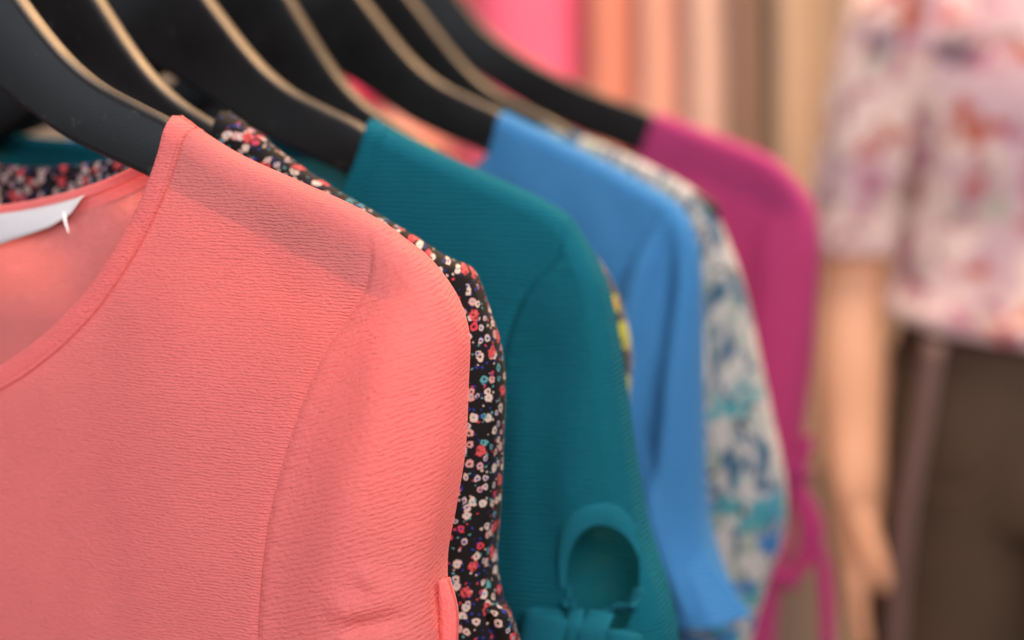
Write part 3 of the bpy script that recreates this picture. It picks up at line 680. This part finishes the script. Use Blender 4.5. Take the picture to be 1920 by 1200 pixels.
# --- magenta ties
ms = mag.sleeves[0]; mt_ = M['magenta']
def tie_knot(x, z, y=-0.010):
    ribbon('tie_knot', [(x - 0.012, y + 0.002, z - 0.006), (x - 0.004, y - 0.006, z + 0.001), (x + 0.006, y - 0.004, z + 0.003), (x + 0.010, y + 0.004, z - 0.002)], 0.014, 0.008, mt_, ms, wdir=(0, -0.3, 1), n=20)
tie_knot(0.212, -0.270); tie_knot(0.206, -0.352)
ribbon('tie_end', [(0.214, -0.012, -0.268), (0.2195, -0.012, -0.258), (0.2235, -0.010, -0.244), (0.2235, -0.010, -0.240)], 0.012, 0.004, mt_, ms, wdir=(1, 0.4, 0.4), n=20, taper=[.7, 1, 1.1, .7])
ribbon('tie_end', [(0.214, -0.012, -0.272), (0.223, -0.012, -0.290), (0.229, -0.010, -0.312), (0.226, -0.010, -0.330), (0.214, -0.010, -0.350)], 0.016, 0.004, mt_, ms, wdir=(1, 0.4, 0.2), n=30, taper=[.6, 1, 1.2, 1, .6])
ribbon('tie_end', [(0.226, -0.010, -0.312), (0.236, -0.008, -0.330), (0.241, -0.008, -0.365), (0.243, -0.008, -0.420)], 0.011, 0.003, mt_, ms, wdir=(1, 0.4, 0.2), n=30, taper=[.5, 1.1, 1, .8])

# ------------------------------------------------------------------ far rail of dresses against the wall
far = empty('wall_rail', (-1.5, 2.72, H + 0.60), 'steel rail bracketed to the tan wall that carries the far row of dresses', 'clothes rail')
tube('bar', [(-1.1, 0, 0), (0, 0, 0), (0.95, 0, 0)], 0.012, M['metal'], far)
for x in (-1.0, 0.9): tube('bracket', [(x, 0.013, 0), (x, 0.2, 0), (x, 0.458, 0)], 0.008, M['metal'], far, n=4)
def dress(x, wx, col, label, name='hanging_dress', z0=0.46, z1=-0.55, wy=0.19, seed=1, tilt=0.0, mat=None):
    """a garment hung edge-on: shoulders run in depth, folds fall along its length"""
    e = empty(name, (x, 2.72, H + z0), label, 'dress', 'dresses on the wall rail')
    mt = mat or fabric('cloth_' + str(seed), col, 0.003, 0.4, 0.0002, 0.25)
    r = np.random.RandomState(seed); ph = r.uniform(0, 6.3, 6); nz, na = 60, 96; V = []; UV = []; F = []
    Ht = z0 - z1
    for i in range(nz):
        t = i / (nz - 1); z = -Ht * t
        sh = min(1, t / 0.12); k = math.sqrt(max(0, 1 - (1 - sh) ** 2))
        hx_ = wx / 2 * (0.20 + 0.80 * sstep(np.array(t), 0, 0.22)); hy_ = wy * (0.25 + 0.75 * k) * (1 - 0.10 * sstep(np.array(t), .12, .4) + 0.10 * t)
        for j in range(na):
            a = 2 * math.pi * j / na
            rip = 1 + 0.13 * sstep(np.array(t), 0.1, 0.5) * (math.sin(7 * a + ph[0]) + 0.6 * math.sin(11 * a + ph[1] + 2 * t)) * 0.6
            V.append((hx_ * math.cos(a) * rip + tilt * z, hy_ * math.sin(a) * (0.96 + 0.04 * rip), z - 0.04 * abs(math.sin(a)) * (1 - t))); UV.append((a * 0.1, z))
    for i in range(nz - 1):
        for j in range(na): F.append((i * na + j, (i + 1) * na + j, (i + 1) * na + (j + 1) % na, i * na + (j + 1) % na))
    F.append(tuple(range(na)))
    mesh_obj('cloth', V, F, mt, e, UV)
    tube('hanger_hook', [(0, 0, -0.01), (0, 0, 0.06), (0, 0.004, 0.115)] + [(0, 0.0150 * math.cos(a), z_ + 0.0150 * math.sin(a)) for z_ in [0.60 - z0] for a in np.linspace(-0.9, 3.2, 9)], 0.002, M['metal'], e, n=30, seg=8)
    return e
DR = [(-1.66, .13, (0.62, 0.30, 0.24), 'peach dress at the end of the far wall rail'),
      (-1.52, .13, (0.80, 0.07, 0.16), 'rose pink dress on the far wall rail beside the peach one'),
      (-1.385, .12, (0.80, 0.36, 0.27), 'pale apricot dress between two pink ones on the far rail'),
      (-1.180, .25, (0.95, 0.15, 0.26), 'wide hot pink dress on the far wall rail'),
      (-1.010, .13, (0.66, 0.250, 0.175), 'orange salmon dress next to the hot pink one'),
      (-0.930, .10, (0.66, 0.350, 0.270), 'light terracotta dress on the far rail'),
      (-0.855, .095, (0.66, 0.440, 0.360), 'pale blush dress on the far wall rail'),
      (-0.788, .05, (0.28, 0.175, 0.125), 'narrow dark brown dress on the far rail'),
      (-0.715, .11, (0.50, 0.35, 0.245), 'tan dress at the end of the far rail nearest the person')]
for i, (x, w, c, lb) in enumerate(DR): dress(x, w, c, lb, seed=40 + i, tilt=0.0 if i < 6 else -0.02)

# ------------------------------------------------------------------ the person behind the rail
SKIN = plain('skin', (0.66, 0.34, 0.20), 0.5, 0.12, 14)
HAIR = plain('dark_brown_hair', (0.05, 0.03, 0.02), 0.5, 0.3, 60, stretch=(1, 1, .15))
BL = fabric('blouse_floral_print', None, 0.002, 0.5, 0.0001, 0.2, colour_fn=blouse_print)
TR = plain('brown_twill', (0.060, 0.035, 0.020), 0.8, 0.45, 9, 0.0006)
ST = plain('taupe_side_stripe', (0.165, 0.100, 0.088), 0.7, 0.12, 40)
SHOE = plain('dark_leather', (0.03, 0.025, 0.02), 0.45, 0.1, 30)
pe = empty('person', (-0.252, 1.93, 0.0), 'person in a pink floral blouse and brown side-striped trousers, arm hanging down', 'person', rz=math.radians(24))
def skinned(name, nodes, edges, mat, parent, levels=2, root=0):
    me = bpy.data.meshes.new(name); me.from_pydata([n[0] for n in nodes], edges, [])
    o = bpy.data.objects.new(name, me); C.objects.link(o)
    o.modifiers.new('skin', 'SKIN'); sd = o.modifiers.new('sub', 'SUBSURF'); sd.levels = levels; sd.render_levels = levels
    if not me.skin_vertices: me.skin_vertices.new() if hasattr(me.skin_vertices, 'new') else None
    lay = me.skin_vertices[0].data
    for i, n in enumerate(nodes):
        r = n[1]; lay[i].radius = (r, r) if isinstance(r, float) else r
        lay[i].use_root = (i == root)
    dg = bpy.context.evaluated_depsgraph_get(); dg.update(); ev = o.evaluated_get(dg)
    nm = bpy.data.meshes.new_from_object(ev); o.modifiers.clear(); o.data = nm; nm.name = name
    nm.polygons.foreach_set('use_smooth', [True] * len(nm.polygons)); nm.materials.clear(); nm.materials.append(mat)
    o.parent = parent; return o
nodes = [((0, 0, 0.93), 0.115), ((0, 0, 1.08), 0.105), ((0, 0.005, 1.25), 0.100), ((0, 0.01, 1.36), 0.065), ((0, 0.01, 1.44), 0.050), ((0, -0.005, 1.50), 0.055), ((0, -0.015, 1.57), 0.080), ((0, -0.01, 1.64), 0.072)]
edges = [(i, i + 1) for i in range(7)]
def chain(start, pts):
    prev = start
    for p in pts:
        nodes.append(p); edges.append((prev, len(nodes) - 1)); prev = len(nodes) - 1
    return prev
for sg in (-1, 1):
    chain(0, [((sg * 0.085, 0, 0.86), 0.085), ((sg * 0.09, -0.005, 0.66), 0.070), ((sg * 0.09, 0, 0.48), 0.052), ((sg * 0.092, 0.012, 0.33), 0.050), ((sg * 0.094, 0.015, 0.09), 0.034), ((sg * 0.10, -0.02, 0.045), 0.032), ((sg * 0.115, -0.12, 0.028), 0.026)])
    wr = chain(3, [((sg * 0.105, 0.01, 1.360), 0.045), ((sg * 0.150, 0.01, 1.335), 0.043), ((sg * 0.184, 0.015, 1.20), 0.043), ((sg * 0.198, 0.02, 1.06), 0.040), ((sg * 0.199, 0.0, 0.96), 0.045), ((sg * 0.199, -0.02, 0.835), 0.033)])
    palm = chain(wr, [((sg * 0.198, -0.026, 0.79), (0.022, 0.034)), ((sg * 0.198, -0.030, 0.755), (0.016, 0.036))])
    for k, (oy, ln) in enumerate([(-0.030, .070), (-0.010, .080), (0.010, .074), (0.028, .058)]):
        y0 = -0.030 + oy
        chain(palm, [((sg * 0.198, y0, 0.735), 0.0100), ((sg * 0.196, y0 - 0.004, 0.735 - ln * .45), 0.0090), ((sg * 0.190, y0 - 0.008, 0.735 - ln), 0.0075)])
    chain(wr, [((sg * 0.190, -0.052, 0.800), 0.0135), ((sg * 0.180, -0.072, 0.765), 0.0110), ((sg * 0.174, -0.078, 0.735), 0.0085)])
body = skinned('body', nodes, edges, SKIN, pe)
def loft(name, rings, mat, parent, na=64, fold=0.0, seed=0, wave=0.0):
    """rings: (cx, cy, z, rx, ry)"""
    R = spline(rings, 60); V = []; UV = []; F = []; r = np.random.RandomState(seed); ph = r.uniform(0, 6, 4)
    for i, (cx_, cy_, z, rx, ry) in enumerate(R):
        t = i / (len(R) - 1)
        for j in range(na):
            a = 2 * math.pi * j / na; k = 1 + fold * t * (math.sin(6 * a + ph[0] + t * 2) + .6 * math.sin(9 * a + ph[1]))
            V.append((cx_ + rx * math.cos(a) * k, cy_ + ry * math.sin(a) * k, z + wave * t * math.sin(2 * a + ph[2]))); UV.append((a * rx, z))
    for i in range(len(R) - 1):
        for j in range(na): F.append((i * na + j, (i + 1) * na + j, (i + 1) * na + (j + 1) % na, i * na + (j + 1) % na))
    return mesh_obj(name, V, F, mat, parent, UV)
b = loft('blouse', [(0, .01, 1.435, .070, .060), (0, .01, 1.41, .115, .075), (0, .01, 1.37, .160, .095), (0, .005, 1.28, .165, .115), (0, 0, 1.15, .145, .112), (0, 0, 1.06, .158, .128), (0, 0, 1.035, .170, .144), (0, 0, 1.02, .169, .143)], BL, pe, fold=0.025, seed=3, wave=0.012)
for sg in (-1, 1):
    loft('blouse_sleeve', [(sg * .100, .01, 1.395, .050, .058), (sg * .150, .01, 1.378, .050, .062), (sg * .172, .012, 1.30, .052, .062), (sg * .186, .016, 1.20, .052, .060), (sg * .196, .02, 1.11, .054, .060), (sg * .197, .02, 1.095, .053, .059)], BL, b, fold=0.03, seed=5 + sg)
t = loft('trousers', [(0, 0, 1.03, .140, .108), (0, 0, .95, .165, .125), (0, 0, .88, .172, .130), (0, 0, .82, .172, .125), (0, 0, .80, .165, .115)], TR, pe, fold=0.0)
for sg in (-1, 1):
    loft('trouser_leg', [(sg * .088, 0, .86, .090, .114), (sg * .088, 0, .70, .092, .108), (sg * .090, 0, .50, .088, .098), (sg * .094, .006, .30, .066, .076), (sg * .096, .008, .10, .064, .074)], TR, t, fold=0.05, seed=11 + sg)
    V = spline([(sg * .130, -.090, 1.01), (sg * .140, -.089, .93), (sg * .152, -.086, .84), (sg * .160, -.078, .70), (sg * .158, -.072, .50), (sg * .148, -.054, .30), (sg * .148, -.048, .11)], 30)
    ribbon('side_stripe', V[::3], 0.025, 0.010, ST, t, wdir=(sg * .6, .8, 0), n=50)
    ribbon('pocket_edge', [(sg * .060, -.130, .90), (sg * .085, -.128, .862), (sg * .120, -.115, .848), (sg * .155, -.080, .855)], 0.006, 0.004, TR, t, wdir=(0, 0, 1), n=24)
    loft('shoe', [(sg * .10, .045, .075, .036, .036), (sg * .10, .03, .055, .040, .060), (sg * .105, -.02, .035, .042, .115), (sg * .108, -.03, .012, .044, .128), (sg * .108, -.03, .001, .040, .120)], SHOE, pe)
hair = loft('hair', [(0, .0, 1.722, .01, .01), (0, .004, 1.712, .045, .05), (0, .010, 1.68, .078, .085), (0, .022, 1.62, .088, .085), (0, .038, 1.55, .086, .070), (0, .048, 1.46, .080, .052), (0, .052, 1.40, .068, .040)], HAIR, pe, fold=0.02, seed=9)
for sg in (-1, 1):
    loft('eye', [(sg * .028, -.086, 1.588, .001, .001), (sg * .028, -.087, 1.583, .010, .006), (sg * .028, -.086, 1.578, .001, .001)], plain('eye_dark', (0.03, 0.02, 0.015), 0.2), pe, na=12)
    loft('ear', [(sg * .078, .0, 1.600, .004, .008), (sg * .084, .0, 1.580, .008, .016), (sg * .078, .0, 1.550, .004, .008)], SKIN, pe, na=12)
loft('nose', [(0, -.088, 1.580, .006, .006), (0, -.098, 1.560, .010, .012), (0, -.100, 1.545, .014, .014), (0, -.086, 1.538, .008, .006)], SKIN, pe, na=16)
ribbon('mouth', [(-.022, -.080, 1.518), (0, -.087, 1.516), (.022, -.080, 1.518)], 0.012, 0.008, plain('lips', (0.50, 0.14, 0.12), 0.4), pe, wdir=(0, 0, 1), n=14, taper=[.2, 1, .2])
